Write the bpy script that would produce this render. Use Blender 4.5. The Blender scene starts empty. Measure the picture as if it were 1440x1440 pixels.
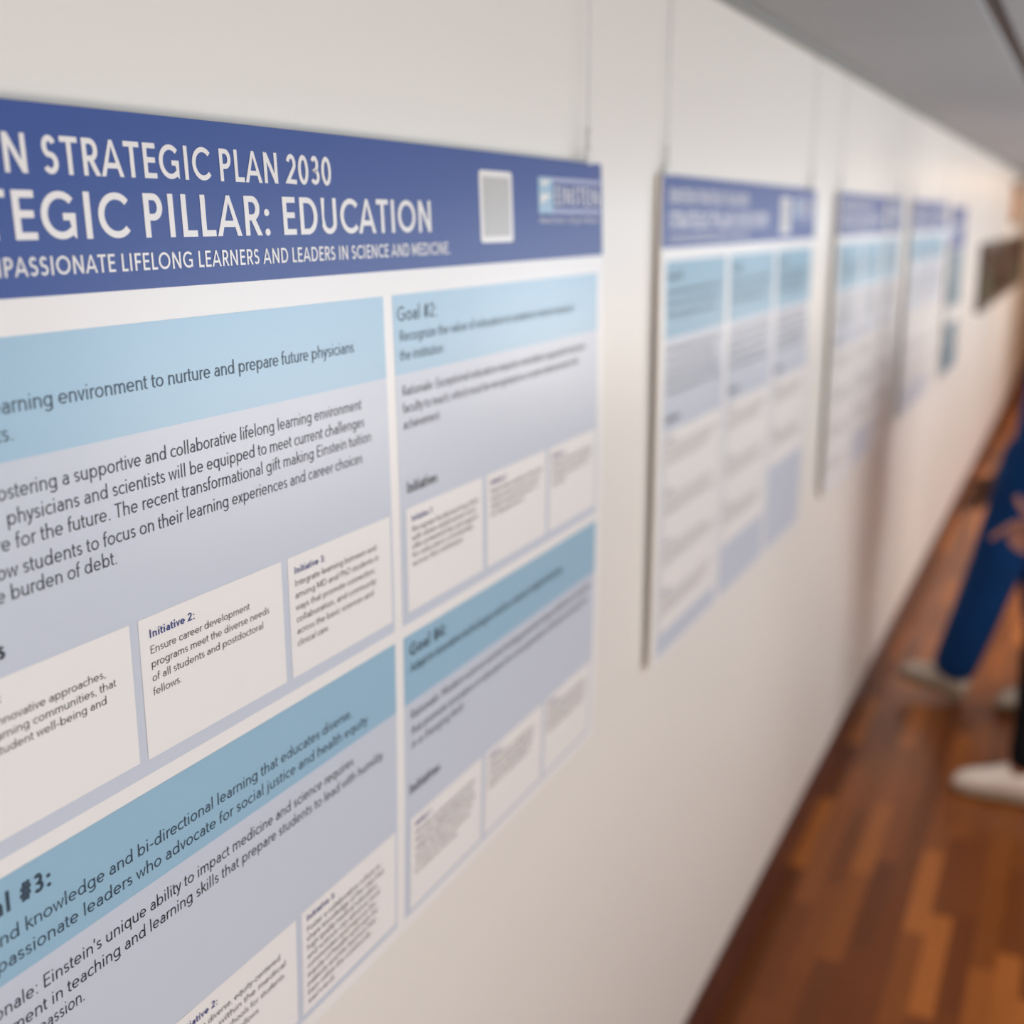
import bpy, bmesh, math, random
from mathutils import Vector, Matrix
random.seed(7)
PI = math.pi
scn = bpy.context.scene
COL = scn.collection

# ------------------------------------------------------------------ camera, sky, window light, exposure
S = 1.0882353                       # metres per fitted unit
CAM_H, CAM_D = 1.85, 0.64123        # height above the floor, distance from the poster wall
YAW, PITCH, ROLL, FPX = 0.4444432, 0.2405863, 0.000278, 1682.74


def make_camera():
    cy, sy, cp, sp = math.cos(YAW), math.sin(YAW), math.cos(PITCH), math.sin(PITCH)
    F = Vector((cy * cp, sy * cp, -sp))
    R = Vector((sy, -cy, 0))
    U = R.cross(F)
    c, s = math.cos(ROLL), math.sin(ROLL)
    R2, U2 = c * R + s * U, -s * R + c * U
    cam = bpy.data.cameras.new('camera')
    o = bpy.data.objects.new('camera', cam)
    COL.objects.link(o)
    m = Matrix((R2, U2, -F)).transposed().to_4x4()
    m.translation = Vector((0, -CAM_D, CAM_H))
    o.matrix_world = m
    cam.sensor_width = 36
    cam.lens = FPX / 1440 * 36
    cam.clip_start = 0.02
    cam.dof.use_dof = True
    cam.dof.focus_distance = 0.93
    cam.dof.aperture_fstop = 2.7
    scn.camera = o


make_camera()
scn.view_settings.view_transform = 'Standard'
scn.view_settings.look = 'None'
scn.view_settings.gamma = 1
scn.view_settings.exposure = 0.0
scn.cycles.use_denoising = True
scn.cycles.max_bounces = 8
scn.cycles.sample_clamp_indirect = 6

world = bpy.data.worlds.new('daylight')
scn.world = world
world.use_nodes = True
wn = world.node_tree.nodes['Background']
wn.inputs['Color'].default_value = (0.86, 0.90, 0.96, 1)
wn.inputs['Strength'].default_value = 1.6

CORR_W = 1.9                        # corridor width
WINDOWS = [(-2.6, -0.9), (-0.1, 1.6), (2.4, 4.1), (4.9, 6.6), (7.4, 9.1), (9.9, 11.6)]
WIN_Z = (0.95, 1.98)
WIN_POWER = [13, 17, 26, 31, 31, 31]


def area(name, loc, rot, sx, sy, power, col):
    l = bpy.data.lights.new(name, 'AREA')
    l.shape = 'RECTANGLE'
    l.size, l.size_y, l.energy, l.color = sx, sy, power, col
    o = bpy.data.objects.new(name, l)
    o.location, o.rotation_euler = loc, rot
    COL.objects.link(o)
    return o


for (a, b), pw in zip(WINDOWS, WIN_POWER):   # daylight entering through each window of the right wall
    zm = sum(WIN_Z) / 2             # cool upper half and warm lower half, tints added to cool the upper wall
    area('window_cool_light', ((a + b) / 2, -CORR_W - 0.12, (zm + WIN_Z[1]) / 2), (PI / 2, 0, 0), b - a, WIN_Z[1] - zm, pw / 2, (0.79, 0.98, 1.17))
    area('window_warm_light', ((a + b) / 2, -CORR_W - 0.12, (zm + WIN_Z[0]) / 2), (PI / 2, 0, 0), b - a, zm - WIN_Z[0], pw / 2, (1.15, 1.0, 0.85))


# unseen end window added behind the camera to lighten board edges and people
area('end_fill_light', (-3.95, -0.95, 1.45), (0, -PI / 2, 0), 1.3, 1.5, 45, (1.0, 0.95, 0.90))


# ------------------------------------------------------------------ materials
def mat(name, col, rough=0.5, spec=0.5, bump=None, var=None, coat=0.0, metal=0.0):
    m = bpy.data.materials.new(name)
    m.use_nodes = True
    nt = m.node_tree
    b = nt.nodes['Principled BSDF']
    b.inputs['Base Color'].default_value = (*col, 1)
    b.inputs['Roughness'].default_value = rough
    b.inputs['Specular IOR Level'].default_value = spec
    b.inputs['Coat Weight'].default_value = coat
    b.inputs['Coat Roughness'].default_value = 0.12
    b.inputs['Metallic'].default_value = metal
    tc = nt.nodes.new('ShaderNodeTexCoord')
    if var:
        n = nt.nodes.new('ShaderNodeTexNoise')
        n.inputs['Scale'].default_value = var[0]
        n.inputs['Detail'].default_value = 4
        nt.links.new(tc.outputs['Object'], n.inputs['Vector'])
        r = nt.nodes.new('ShaderNodeValToRGB')
        k = var[1]
        r.color_ramp.elements[0].color = (*[c * (1 - k) for c in col], 1)
        r.color_ramp.elements[1].color = (*[min(1, c * (1 + k)) for c in col], 1)
        nt.links.new(n.outputs['Fac'], r.inputs['Fac'])
        nt.links.new(r.outputs['Color'], b.inputs['Base Color'])
    if bump:
        n = nt.nodes.new('ShaderNodeTexNoise')
        n.inputs['Scale'].default_value = bump[0]
        n.inputs['Detail'].default_value = 3
        nt.links.new(tc.outputs['Object'], n.inputs['Vector'])
        bp = nt.nodes.new('ShaderNodeBump')
        bp.inputs['Strength'].default_value = bump[1]
        bp.inputs['Distance'].default_value = bump[2]
        nt.links.new(n.outputs['Fac'], bp.inputs['Height'])
        nt.links.new(bp.outputs['Normal'], b.inputs['Normal'])
    return m


def plank_material():
    m = bpy.data.materials.new('cherry_plank_floor')
    m.use_nodes = True
    nt = m.node_tree
    N, L = nt.nodes, nt.links
    b = N['Principled BSDF']

    def math_node(op, a, v=None, c=None):
        n = N.new('ShaderNodeMath')
        n.operation = op
        for i, x in enumerate((a, v, c)):
            if x is None:
                continue
            if isinstance(x, (int, float)):
                n.inputs[i].default_value = x
            else:
                L.new(x, n.inputs[i])
        return n.outputs[0]
    g = N.new('ShaderNodeNewGeometry')
    sep = N.new('ShaderNodeSeparateXYZ')
    L.new(g.outputs['Position'], sep.inputs[0])
    row = math_node('FLOOR', math_node('DIVIDE', sep.outputs['Y'], 0.060))
    wr = N.new('ShaderNodeTexWhiteNoise')
    wr.noise_dimensions = '1D'
    L.new(row, wr.inputs['W'])
    xo = math_node('ADD', math_node('DIVIDE', sep.outputs['X'], 0.47), math_node('MULTIPLY', wr.outputs['Value'], 7.0))
    col = math_node('FLOOR', xo)
    cmb = N.new('ShaderNodeCombineXYZ')
    L.new(row, cmb.inputs[0])
    L.new(col, cmb.inputs[1])
    wp = N.new('ShaderNodeTexWhiteNoise')
    wp.noise_dimensions = '2D'
    L.new(cmb.outputs[0], wp.inputs['Vector'])
    ramp = N.new('ShaderNodeValToRGB')
    cr = ramp.color_ramp
    cr.elements[0].position, cr.elements[0].color = 0.0, (0.135, 0.034, 0.0075, 1)
    cr.elements[1].position, cr.elements[1].color = 1.0, (0.440, 0.135, 0.027, 1)
    e = cr.elements.new(0.5)
    e.color = (0.200, 0.054, 0.0105, 1)
    e = cr.elements.new(0.82)
    e.color = (0.270, 0.077, 0.0150, 1)
    L.new(wp.outputs['Value'], ramp.inputs['Fac'])
    mp = N.new('ShaderNodeMapping')
    mp.inputs['Scale'].default_value = (3, 90, 1)
    L.new(g.outputs['Position'], mp.inputs['Vector'])
    ns = N.new('ShaderNodeTexNoise')
    ns.inputs['Scale'].default_value = 2.0
    ns.inputs['Detail'].default_value = 5
    L.new(mp.outputs[0], ns.inputs['Vector'])
    mr = N.new('ShaderNodeMapRange')
    mr.inputs['To Min'].default_value, mr.inputs['To Max'].default_value = 0.72, 1.28
    L.new(ns.outputs['Fac'], mr.inputs['Value'])
    mx = N.new('ShaderNodeMix')
    mx.data_type = 'RGBA'
    mx.blend_type = 'MULTIPLY'
    mx.inputs['Factor'].default_value = 1
    L.new(ramp.outputs['Color'], mx.inputs['A'])
    L.new(mr.outputs['Result'], mx.inputs['B'])
    L.new(mx.outputs['Result'], b.inputs['Base Color'])
    b.inputs['Roughness'].default_value = 0.30
    b.inputs['Specular IOR Level'].default_value = 0.20
    return m


M = {
    'wall': mat('cream_wall_paint', (0.80, 0.758, 0.700), 0.33, 0.5, bump=(60, 0.02, 0.002)),
    'ceil': mat('grey_ceiling_panel', (0.385, 0.39, 0.40), 0.8, 0.2, bump=(220, 0.1, 0.002)),
    'gap': mat('ceiling_slot', (0.17, 0.145, 0.135), 0.8, 0.2),
    'trim': mat('grey_edge_trim', (0.26, 0.265, 0.255), 0.5, 0.4),
    'wood': mat('dark_cherry_wood', (0.095, 0.026, 0.012), 0.35, 0.4, var=(6, 0.35)),
    'panelwood': mat('warm_wood_panel', (0.44, 0.25, 0.14), 0.5, 0.4, var=(3, 0.25)),
    'floor': plank_material(),
    'board': mat('white_print', (0.83, 0.805, 0.78), 0.30, 0.5),
    'edge': mat('foam_board_edge', (0.84, 0.77, 0.69), 0.7, 0.2),
    'navy': mat('navy_print', (0.047, 0.092, 0.300), 0.36, 0.32),
    'strip': mat('sky_blue_print', (0.345, 0.53, 0.67), 0.28, 0.5),
    'strip3': mat('muted_blue_print', (0.235, 0.425, 0.555), 0.32, 0.4),
    'strip_dim': mat('dimmed_sky_blue_print', (0.305, 0.49, 0.62), 0.28, 0.5),  # sky blue with the light fall-off on the lower strips put into the colour
    'lav': mat('lavender_grey_print', (0.572, 0.610, 0.685), 0.28, 0.5),
    'card': mat('white_card_print', (0.83, 0.80, 0.77), 0.30, 0.5),
    'ink': mat('dark_ink', (0.028, 0.032, 0.045), 0.4, 0.4),
    'fineink': mat('brown_black_ink', (0.060, 0.052, 0.052), 0.4, 0.4),
    'slate': mat('slate_ink', (0.045, 0.075, 0.11), 0.4, 0.4),
    'navyink': mat('navy_ink', (0.04, 0.055, 0.22), 0.4, 0.4),
    'lilac': mat('lilac_ink', (0.42, 0.45, 0.62), 0.35, 0.4),
    'plate': mat('pale_grey_plate', (0.52, 0.51, 0.49), 0.3, 0.5),
    'teal': mat('teal_print', (0.085, 0.22, 0.30), 0.3, 0.5),
    'wire': mat('grey_steel_wire', (0.60, 0.60, 0.59), 0.4, 0.5),
    'clip': mat('clear_white_clip', (0.72, 0.72, 0.70), 0.3, 0.5),
    'scrub': mat('royal_blue_scrub_cloth', (0.003, 0.040, 0.150), 0.85, 0.2, bump=(14, 0.5, 0.02), var=(5, 0.25)),
    'black': mat('black_trouser_cloth', (0.006, 0.006, 0.008), 0.9, 0.15, bump=(16, 0.4, 0.015)),
    'blacktop': mat('charcoal_jacket_cloth', (0.02, 0.02, 0.024), 0.9, 0.15, bump=(16, 0.4, 0.015)),
    'darkskin': mat('brown_skin', (0.19, 0.080, 0.045), 0.5, 0.4, var=(9, 0.12)),
    'skin': mat('pinkish_skin', (0.36, 0.15, 0.095), 0.5, 0.4, var=(9, 0.12)),
    'lip': mat('lip_skin', (0.20, 0.065, 0.05), 0.45, 0.4),
    'hair': mat('dark_hair', (0.015, 0.010, 0.008), 0.5, 0.4, bump=(80, 0.5, 0.01)),
    'white_shoe': mat('cream_canvas', (0.86, 0.74, 0.64), 0.7, 0.3, var=(25, 0.08)),
    'grey_shoe': mat('beige_grey_canvas', (0.55, 0.46, 0.37), 0.7, 0.3, var=(25, 0.1)),
    'sole_dark': mat('olive_brown_rubber', (0.17, 0.105, 0.045), 0.6, 0.3),
    'sole_tan': mat('shadowed_rubber', (0.30, 0.22, 0.15), 0.6, 0.3),
    'frame': mat('dark_brown_frame', (0.075, 0.045, 0.030), 0.4, 0.4),
    'sconce': mat('amber_wood', (0.42, 0.20, 0.085), 0.5, 0.4),
    'glint': mat('glint_white', (0.88, 0.90, 0.95), 0.25, 0.5),
    'winframe': mat('window_frame_white', (0.70, 0.70, 0.70), 0.4, 0.4),
}


# ------------------------------------------------------------------ mesh helpers
class MB:
    def __init__(self):
        self.v, self.f, self.mi = [], [], []

    def quad(self, p, mi=0):
        n = len(self.v)
        self.v += [tuple(x) for x in p]
        self.f.append(tuple(range(n, n + len(p))))
        self.mi.append(mi)

    def box(self, x0, y0, z0, x1, y1, z1, mi=0):
        c = [(x0, y0, z0), (x1, y0, z0), (x1, y1, z0), (x0, y1, z0), (x0, y0, z1), (x1, y0, z1), (x1, y1, z1), (x0, y1, z1)]
        n = len(self.v)
        self.v += c
        for q in ((0, 3, 2, 1), (4, 5, 6, 7), (0, 1, 5, 4), (1, 2, 6, 5), (2, 3, 7, 6), (3, 0, 4, 7)):
            self.f.append(tuple(n + i for i in q))
            self.mi.append(mi)

    def tube(self, p0, p1, r0, r1=None, n=12, mi=0):
        r1 = r0 if r1 is None else r1
        p0, p1 = Vector(p0), Vector(p1)
        d = (p1 - p0).normalized()
        a = d.orthogonal().normalized()
        b = d.cross(a)
        k = len(self.v)
        for p, r in ((p0, r0), (p1, r1)):
            for i in range(n):
                t = 2 * PI * i / n
                self.v.append(tuple(p + (a * math.cos(t) + b * math.sin(t)) * r))
        for i in range(n):
            j = (i + 1) % n
            self.f.append((k + i, k + j, k + n + j, k + n + i))
            self.mi.append(mi)
        self.f.append(tuple(k + i for i in reversed(range(n))))
        self.f.append(tuple(k + n + i for i in range(n)))
        self.mi += [mi, mi]

    def build(self, name, mats, parent=None, smooth=False):
        me = bpy.data.meshes.new(name)
        me.from_pydata(self.v, [], self.f)
        mats = mats if isinstance(mats, (list, tuple)) else [mats]
        for m in mats:
            me.materials.append(m)
        me.polygons.foreach_set('material_index', self.mi)
        if smooth:
            me.polygons.foreach_set('use_smooth', [True] * len(self.f))
        me.update()
        o = bpy.data.objects.new(name, me)
        COL.objects.link(o)
        if parent:
            o.parent = parent
        return o


def empty(name, loc, label, cat, group=None):
    o = bpy.data.objects.new(name, None)
    o.empty_display_size = 0.1
    COL.objects.link(o)
    o.location = loc
    return tag(o, label, cat, group)


def tag(o, label, cat, group=None):
    o['label'], o['category'] = label, cat
    if group:
        o['group'] = group
    return o


def struct(o):
    o['kind'] = 'structure'
    return o


# ------------------------------------------------------------------ the corridor
X0, X1 = -4.0, 24.0
CEIL = 2.233
b = MB(); b.box(X0, -CORR_W - 0.2, -0.08, X1, 0.15, 0)
struct(b.build('floor', M['floor']))
b = MB(); b.box(X0, 0, 0, X1, 0.15, CEIL + 0.15)
struct(b.build('wall_left', M['wall']))

# ceiling: panels with joints across the corridor and one long dark slot
b = MB()
joints = [X0] + [0.95 + 1.85 * i for i in range(-2, 13)] + [X1]
for a, c in zip(joints, joints[1:]):
    for y0, y1 in ((-0.405, 0.0), (-CORR_W, -0.441)):
        b.box(a + 0.004, y0, CEIL, c - 0.004, y1, CEIL + 0.012)
struct(b.build('ceiling', M['ceil']))
b = MB(); b.box(X0, -CORR_W - 0.2, CEIL + 0.012, X1, 0.15, CEIL + 0.10)
struct(b.build('trim_2', M['gap']))
b = MB()
b.box(X0, -0.022, CEIL - 0.012, X1, 0.0, CEIL)
struct(b.build('trim_1', M['trim']))

b = MB()
b.box(X0, -0.012, 0, X1, 0, 0.122)
b.box(X0, -0.007, 0.122, X1, 0, 0.134)
struct(b.build('baseboard_left', M['wood']))

# right wall with window openings; wood added below the sills for warm bounce, wood at the far end
b = MB()
yw0, yw1 = -CORR_W - 0.2, -CORR_W
px = X0
for a, c in WINDOWS:
    b.box(px, yw0, WIN_Z[0], a, yw1, WIN_Z[1])
    px = c
b.box(px, yw0, WIN_Z[0], 14.0, yw1, WIN_Z[1])
b.box(X0, yw0, WIN_Z[1], 14.0, yw1, CEIL + 0.1)
struct(b.build('wall_right', M['wall']))
b = MB(); b.box(X0, yw0, 0, 14.0, yw1, WIN_Z[0])
struct(b.build('trim_3', M['panelwood']))
b = MB(); b.box(14.0, yw0, 0, X1, yw1, CEIL + 0.1)
struct(b.build('wall_right_end', M['panelwood']))
b = MB(); b.box(X1, -CORR_W - 0.2, 0, X1 + 0.15, 0.15, CEIL + 0.1)
struct(b.build('wall_far', M['panelwood']))
b = MB()
b.box(X0 - 0.15, -CORR_W - 0.2, 0, X0, 0.15, 0.8)
b.box(X0 - 0.15, -CORR_W - 0.2, 2.1, X0, 0.15, CEIL + 0.1)
b.box(X0 - 0.15, -CORR_W - 0.2, 0.8, X0, -1.70, 2.1)
b.box(X0 - 0.15, -0.20, 0.8, X0, 0.15, 2.1)
struct(b.build('wall_back', M['wall']))
for i, (a, c) in enumerate(WINDOWS):
    b = MB()
    t = 0.05
    for q in ((a, c, WIN_Z[0], WIN_Z[0] + t), (a, c, WIN_Z[1] - t, WIN_Z[1])):
        b.box(q[0], yw1 - 0.10, q[2], q[1], yw1 - 0.04, q[3])
    for xx in (a, (a + c) / 2 - t / 2, c - t):
        b.box(xx, yw1 - 0.10, WIN_Z[0] + t, xx + t, yw1 - 0.04, WIN_Z[1] - t)
    struct(b.build('window_%d' % (i + 1), M['winframe']))


# warm recessed downlights where the corridor opens up further on
def downlight(x, y, power, spread=180, col=(1.0, 0.66, 0.40)):
    e = empty('recessed_downlight', (x, y, CEIL), 'unseen round recessed ceiling lamp giving warm light far down the corridor', 'ceiling light', 'warm lamps down the corridor')
    b = MB()
    b.tube((0, 0, -0.012), (0, 0, 0.0), 0.09, 0.085, 24)
    b.build('trim_ring', M['winframe'], e)
    l = bpy.data.lights.new('downlight_lamp', 'AREA')
    l.shape = 'DISK'
    l.spread = math.radians(spread)
    l.size, l.energy, l.color = 0.15, power, col
    o = bpy.data.objects.new('downlight_lamp', l)
    o.location = (0, 0, -0.014)
    o.parent = e
    COL.objects.link(o)


for x in (10.8, 12.6, 15.0, 18.0):
    downlight(x, -0.95, 13)
for x in (5.6, 7.2, 8.8):  # nearer unseen downlights added to brighten the floor
    downlight(x, -1.15, 6, 75, (1.0, 0.88, 0.78))


# ------------------------------------------------------------------ lettering: a plain geometric stroke alphabet
def arc(cx, cy, rx, ry, a0, a1, n=None):
    n = n or max(5, int(abs(a1 - a0) / 15))
    return [(cx + rx * math.cos(math.radians(a0 + (a1 - a0) * i / n)), cy + ry * math.sin(math.radians(a0 + (a1 - a0) * i / n))) for i in range(n + 1)]


def alphabet(w):
    """glyph -> (advance, centre-line strokes, dots); cap height 1"""
    h = w / 2
    X, A, D = 0.665, 1.04, -0.29
    t = 1 - h
    g = {}

    def add(c, adv, strokes, lsb=0.09, rsb=0.09, dots=()):
        g[c] = (adv + lsb + rsb, [[(x + lsb, y) for x, y in s] for s in strokes], [(x + lsb, y) for x, y in dots])
    # capitals
    add('A', .80, [[(h * 1.05 - .04, -.1), (.40, 1 - .1 * h), (.80 - h * 1.05 + .04, -.1)], [(.19, .30), (.61, .30)]], .02, .02)
    add('B', .56, [[(h, h), (h, t), (.26, t)] + arc(.26, .53 + (t - .53) / 2, .24 - h, (t - .53) / 2, 90, -90)[1:] + [(h, .53)], [(.26, .53)] + arc(.28, .53 / 2 + h / 2, .28 - h, .53 / 2 - h / 2, 90, -90)[1:] + [(h, h)]], .11, .05)
    add('C', .76, [arc(.46, .5, .46 - h, .5 - h, 42, 318)], .06, .03)
    add('D', .70, [[(h, h), (.30, h)] + arc(.30, .5, .40 - h, .5 - h, -90, 90)[1:] + [(h, t), (h, 0)]], .11, .06)
    add('E', .48, [[(.48, t), (h, t), (h, h), (.49, h)], [(h, .52), (.45, .52)]], .11, .06)
    add('F', .46, [[(.46, t), (h, t), (h, 0)], [(h, .50), (.43, .50)]], .11, .04)
    xr = .80 - h
    add('G', .82, [arc(.45, .5, .45 - h, .5 - h, 44, 312) + [(xr, .16), (xr, .47), (.50, .47)]], .06, .08)
    add('H', .66, [[(h, 0), (h, 1)], [(.66 - h, 0), (.66 - h, 1)], [(h, .52), (.66 - h, .52)]], .11, .11)
    add('I', w, [[(h, 0), (h, 1)]], .12, .12)
    add('L', .44, [[(h, 1), (h, h), (.44, h)]], .11, .03)
    add('M', .82, [[(h, 0), (h, 1)], [(h - .03, 1.06), (.41, .18)], [(.82 - h + .03, 1.06), (.41, .18)], [(.82 - h, 0), (.82 - h, 1)]], .10, .10)
    add('N', .68, [[(h, 0), (h, 1)], [(h - .04, 1.06), (.68 - h + .04, -.06)], [(.68 - h, 0), (.68 - h, 1)]], .11, .11)
    add('O', .92, [arc(.46, .5, .46 - h, .5 - h, 0, 360, 24)], .06, .06)
    add('P', .52, [[(h, 0), (h, t), (.26, t)] + arc(.26, .5 + (t - .5) / 2 - .02, .26 - h, (t - .46) / 2, 90, -90)[1:] + [(h, .46)]], .11, .05)
    add('R', .56, [[(h, 0), (h, t), (.27, t)] + arc(.27, .5 + (t - .5) / 2 - .02, .26 - h, (t - .46) / 2, 90, -90)[1:] + [(h, .46)], [(.25, .48), (.56 - h * .9 + .04, -.06)]], .11, .03)
    ry = (1 - 2 * h) / 4
    add('S', .52, [arc(.26, t - ry, .23 - h, ry, 25, 250) + arc(.265, h + ry, .255 - h, ry, 75, -150)], .06, .06)
    add('T', .58, [[(0, t), (.58, t)], [(.29, t), (.29, 0)]], .03, .03)
    add('U', .64, [[(h, 1), (h, .32)] + arc(.32, .32, .32 - h, .32 - h, 180, 360) + [(.64 - h, 1)]], .10, .10)
    add('V', .74, [[(h * 1.05 - .04, 1.1), (.37, .1 * h), (.74 - h * 1.05 + .04, 1.1)]], .02, .02)
    add('Y', .70, [[(h * .8, 1), (.35, .45), (.70 - h * .8, 1)], [(.35, .45), (.35, 0)]], .02, .02)
    # small letters
    my = X / 2

    def arch(x0, x1, top=X):
        r = (x1 - x0) / 2
        return arc((x0 + x1) / 2, top - h - min(r, .28), r, min(r, .28), 180, 0, 10)
    add('a', .47, [[(.47 - h, 0), (.47 - h, .42)] + arc(.255, .42, .215 - h, X - h - .42, 0, 150), [(.47 - h, .375), (.22, .375)] + arc(.22, .375 / 2 + h / 2, .22 - h, .375 / 2 - h / 2, 90, 270) + [(.30, h + .01), (.47 - h, .17)]], .06, .08)
    add('b', .58, [[(h, 0), (h, A)], arc(.30, my, .28 - h, my - h, 0, 360, 20)], .09, .06)
    add('c', .48, [arc(.30, my, .30 - h, my - h, 48, 312)], .05, .03)
    add('d', .58, [[(.58 - h, 0), (.58 - h, A)], arc(.28, my, .28 - h, my - h, 0, 360, 20)], .06, .09)
    add('e', .58, [[(h, my), (.56 - h, my)] + arc(.285, my, .285 - h, my - h, 4, 318)], .05, .05)
    add('f', .30, [[(.12, 0), (.12, A - .2)] + arc(.27, A - .2, .15, .2 - h, 180, 75), [(0, X - h), (.29, X - h)]], .02, .01)
    add('g', .57, [arc(.285, my, .285 - h, my - h, 0, 360, 20), [(.57 - h, X), (.57 - h, -.05)] + arc(.285, -.05, .285 - h, .24 - h, 0, -150)], .06, .09)
    add('h', .50, [[(h, 0), (h, A)], arch(h, .50 - h) + [(.50 - h, 0)]], .09, .08)
    add('i', w, [[(h, 0), (h, X)]], .10, .10, [(h, .90)])
    add('j', w, [[(h, X), (h, -.12), (-.08, -.24)]], .10, .10, [(h, .90)])
    add('k', .48, [[(h, 0), (h, A)], [(h, .33), (.42, X)], [(.17, .43), (.47, 0)]], .09, .01)
    add('l', w, [[(h, 0), (h, A)]], .10, .10)
    add('m', .82, [[(h, 0), (h, X)], arch(h, .41) + [(.41, 0)], arch(.41, .82 - h) + [(.82 - h, 0)]], .09, .08)
    add('n', .50, [[(h, 0), (h, X)], arch(h, .50 - h) + [(.50 - h, 0)]], .09, .08)
    add('o', .60, [arc(.30, my, .30 - h, my - h, 0, 360, 20)], .05, .05)
    add('p', .58, [[(h, D), (h, X)], arc(.30, my, .28 - h, my - h, 0, 360, 20)], .09, .06)
    add('q', .58, [[(.58 - h, D), (.58 - h, X)], arc(.28, my, .28 - h, my - h, 0, 360, 20)], .06, .09)
    add('r', .29, [[(h, 0), (h, X)], arc(.26, X - h - .2, .26 - h, .2, 180, 78)], .09, .01)
    r2 = (X - 2 * h) / 4
    add('s', .40, [arc(.20, X - h - r2, .175 - h * .8, r2, 25, 250) + arc(.20, h + r2, .195 - h * .8, r2, 75, -150)], .05, .05)
    add('t', .30, [[(.12, X + .2), (.12, .16)] + arc(.25, .15, .13, .15 - h, 180, 290), [(0, X - h), (.29, X - h)]], .02, .02)
    add('u', .50, [[(h, X), (h, .25)] + arc(.25, .25, .25 - h, .25 - h, 180, 360) + [(.50 - h, .25)], [(.50 - h, 0), (.50 - h, X)]], .08, .09)
    add('v', .50, [[(h - .04, X + .11), (.25, .2 * h), (.50 - h + .04, X + .11)]], .01, .01)
    add('w', .78, [[(h - .03, X + .11), (.21, .2 * h), (.39, X - .3 * h), (.57, .2 * h), (.78 - h + .03, X + .11)]], .01, .01)
    add('x', .48, [[(h * .8, X), (.48 - h * .8, 0)], [(h * .8, 0), (.48 - h * .8, X)]], .02, .02)
    add('y', .50, [[(h * .8, X), (.26, .01)], [(.50 - h * .8, X), (.20, -.16), (.04, -.27)]], .01, .01)
    add('z', .44, [[(.02, X - h), (.42, X - h), (.02, h), (.44, h)]], .03, .03)
    # figures and points
    add('0', .56, [arc(.28, .5, .28 - h, .5 - h, 0, 360, 22)], .05, .05)
    add('1', .30, [[(.02, .80), (.24, .97), (.24, 0)]], .09, .12)
    add('2', .52, [arc(.26, t - .24, .25 - h, .24, 165, -30) + [(.05, h + .02), (.52, h)]], .06, .06)
    add('3', .52, [arc(.25, .75 - h / 2, .22 - h, .25 - h / 2, 150, -90) + arc(.25, .27 + h / 3, .26 - h, .25 - h * .6, 88, -150)], .06, .06)
    add('4', .58, [[(.42, 0), (.42, .96), (.04, .27), (.58, .27)]], .04, .04)
    add('#', .60, [[(.20, .02), (.28, .98)], [(.40, .02), (.48, .98)], [(.04, .34), (.58, .34)], [(.07, .66), (.61, .66)]], .06, .06)
    add('-', .30, [[(0, .33), (.30, .33)]], .06, .06)
    add("'", w, [[(h * .7, .72), (h * 1.3, 1.02)]], .06, .06)
    add(',', w, [[(h * .4, -.13), (h * 1.3, .09)]], .10, .10)
    g['.'] = (w + .20, [], [(.10 + h, h * 1.05)])
    g[':'] = (w + .22, [], [(.11 + h, h * 1.05), (.11 + h, X - h * 1.05)])
    g[' '] = (.30, [], [])
    return g


ALPHA = {}


def alpha(w):
    if w not in ALPHA:
        ALPHA[w] = alphabet(w)
    return ALPHA[w]


def stroke_quads(pts, w):
    n = len(pts)
    closed = n > 3 and abs(pts[0][0] - pts[-1][0]) < 1e-6 and abs(pts[0][1] - pts[-1][1]) < 1e-6
    L, R = [], []
    for i, (x, y) in enumerate(pts):
        if 0 < i < n - 1:
            p, q = pts[i - 1], pts[i + 1]
        elif closed:
            p, q = pts[-2], pts[1]
        else:
            p = pts[i - 1] if i else None
            q = pts[i + 1] if i < n - 1 else None
        ds = []
        for a, c in ((p, (x, y)), ((x, y), q)):
            if a and c:
                l = math.hypot(c[0] - a[0], c[1] - a[1]) or 1
                ds.append((-(c[1] - a[1]) / l, (c[0] - a[0]) / l))
        if len(ds) == 1:
            nx, ny = ds[0]
            k = 1
        else:
            nx, ny = ds[0][0] + ds[1][0], ds[0][1] + ds[1][1]
            l = math.hypot(nx, ny) or 1e-6
            nx, ny = nx / l, ny / l
            k = 1 / max(0.45, nx * ds[0][0] + ny * ds[0][1])
        L.append((x + nx * k * w / 2, y + ny * k * w / 2))
        R.append((x - nx * k * w / 2, y - ny * k * w / 2))
    return [(R[i], R[i + 1], L[i + 1], L[i]) for i in range(n - 1)]


def measure(s, w):
    return sum(alpha(w)[c][0] for c in s)


CLIP = {c: (0, 1) for c in 'AVNMR'}
CLIP.update({c: (0, 0.665) for c in 'vwxz'})


def clip_y(q, lim, sg):
    out = []
    for i in range(len(q)):
        a, b = q[i], q[(i + 1) % len(q)]
        ia, ib = sg * (a[1] - lim) >= 0, sg * (b[1] - lim) >= 0
        if ia:
            out.append(a)
        if ia != ib:
            t = (lim - a[1]) / (b[1] - a[1])
            out.append((a[0] + t * (b[0] - a[0]), lim))
    return out


def letter(s, w, x0, z0, cap, xs, put):
    """draw s with its left end at x0 on baseline z0; cap = cap height, xs = horizontal size"""
    x = x0
    for c in s:
        adv, strokes, dots = alpha(w)[c]
        lim = CLIP.get(c)
        for st in strokes:
            for q in stroke_quads(st, w):
                if lim:
                    q = clip_y(clip_y(q, lim[0], 1), lim[1], -1)
                if len(q) > 2:
                    put([(x + a * xs, z0 + e * cap) for a, e in q])
        for dx, dy in dots:
            r = w * 0.62
            put([(x + (dx + r * math.cos(2 * PI * i / 10)) * xs, z0 + (dy + r * math.sin(2 * PI * i / 10)) * cap) for i in range(10)])
        x += adv * xs
    return x


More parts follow.
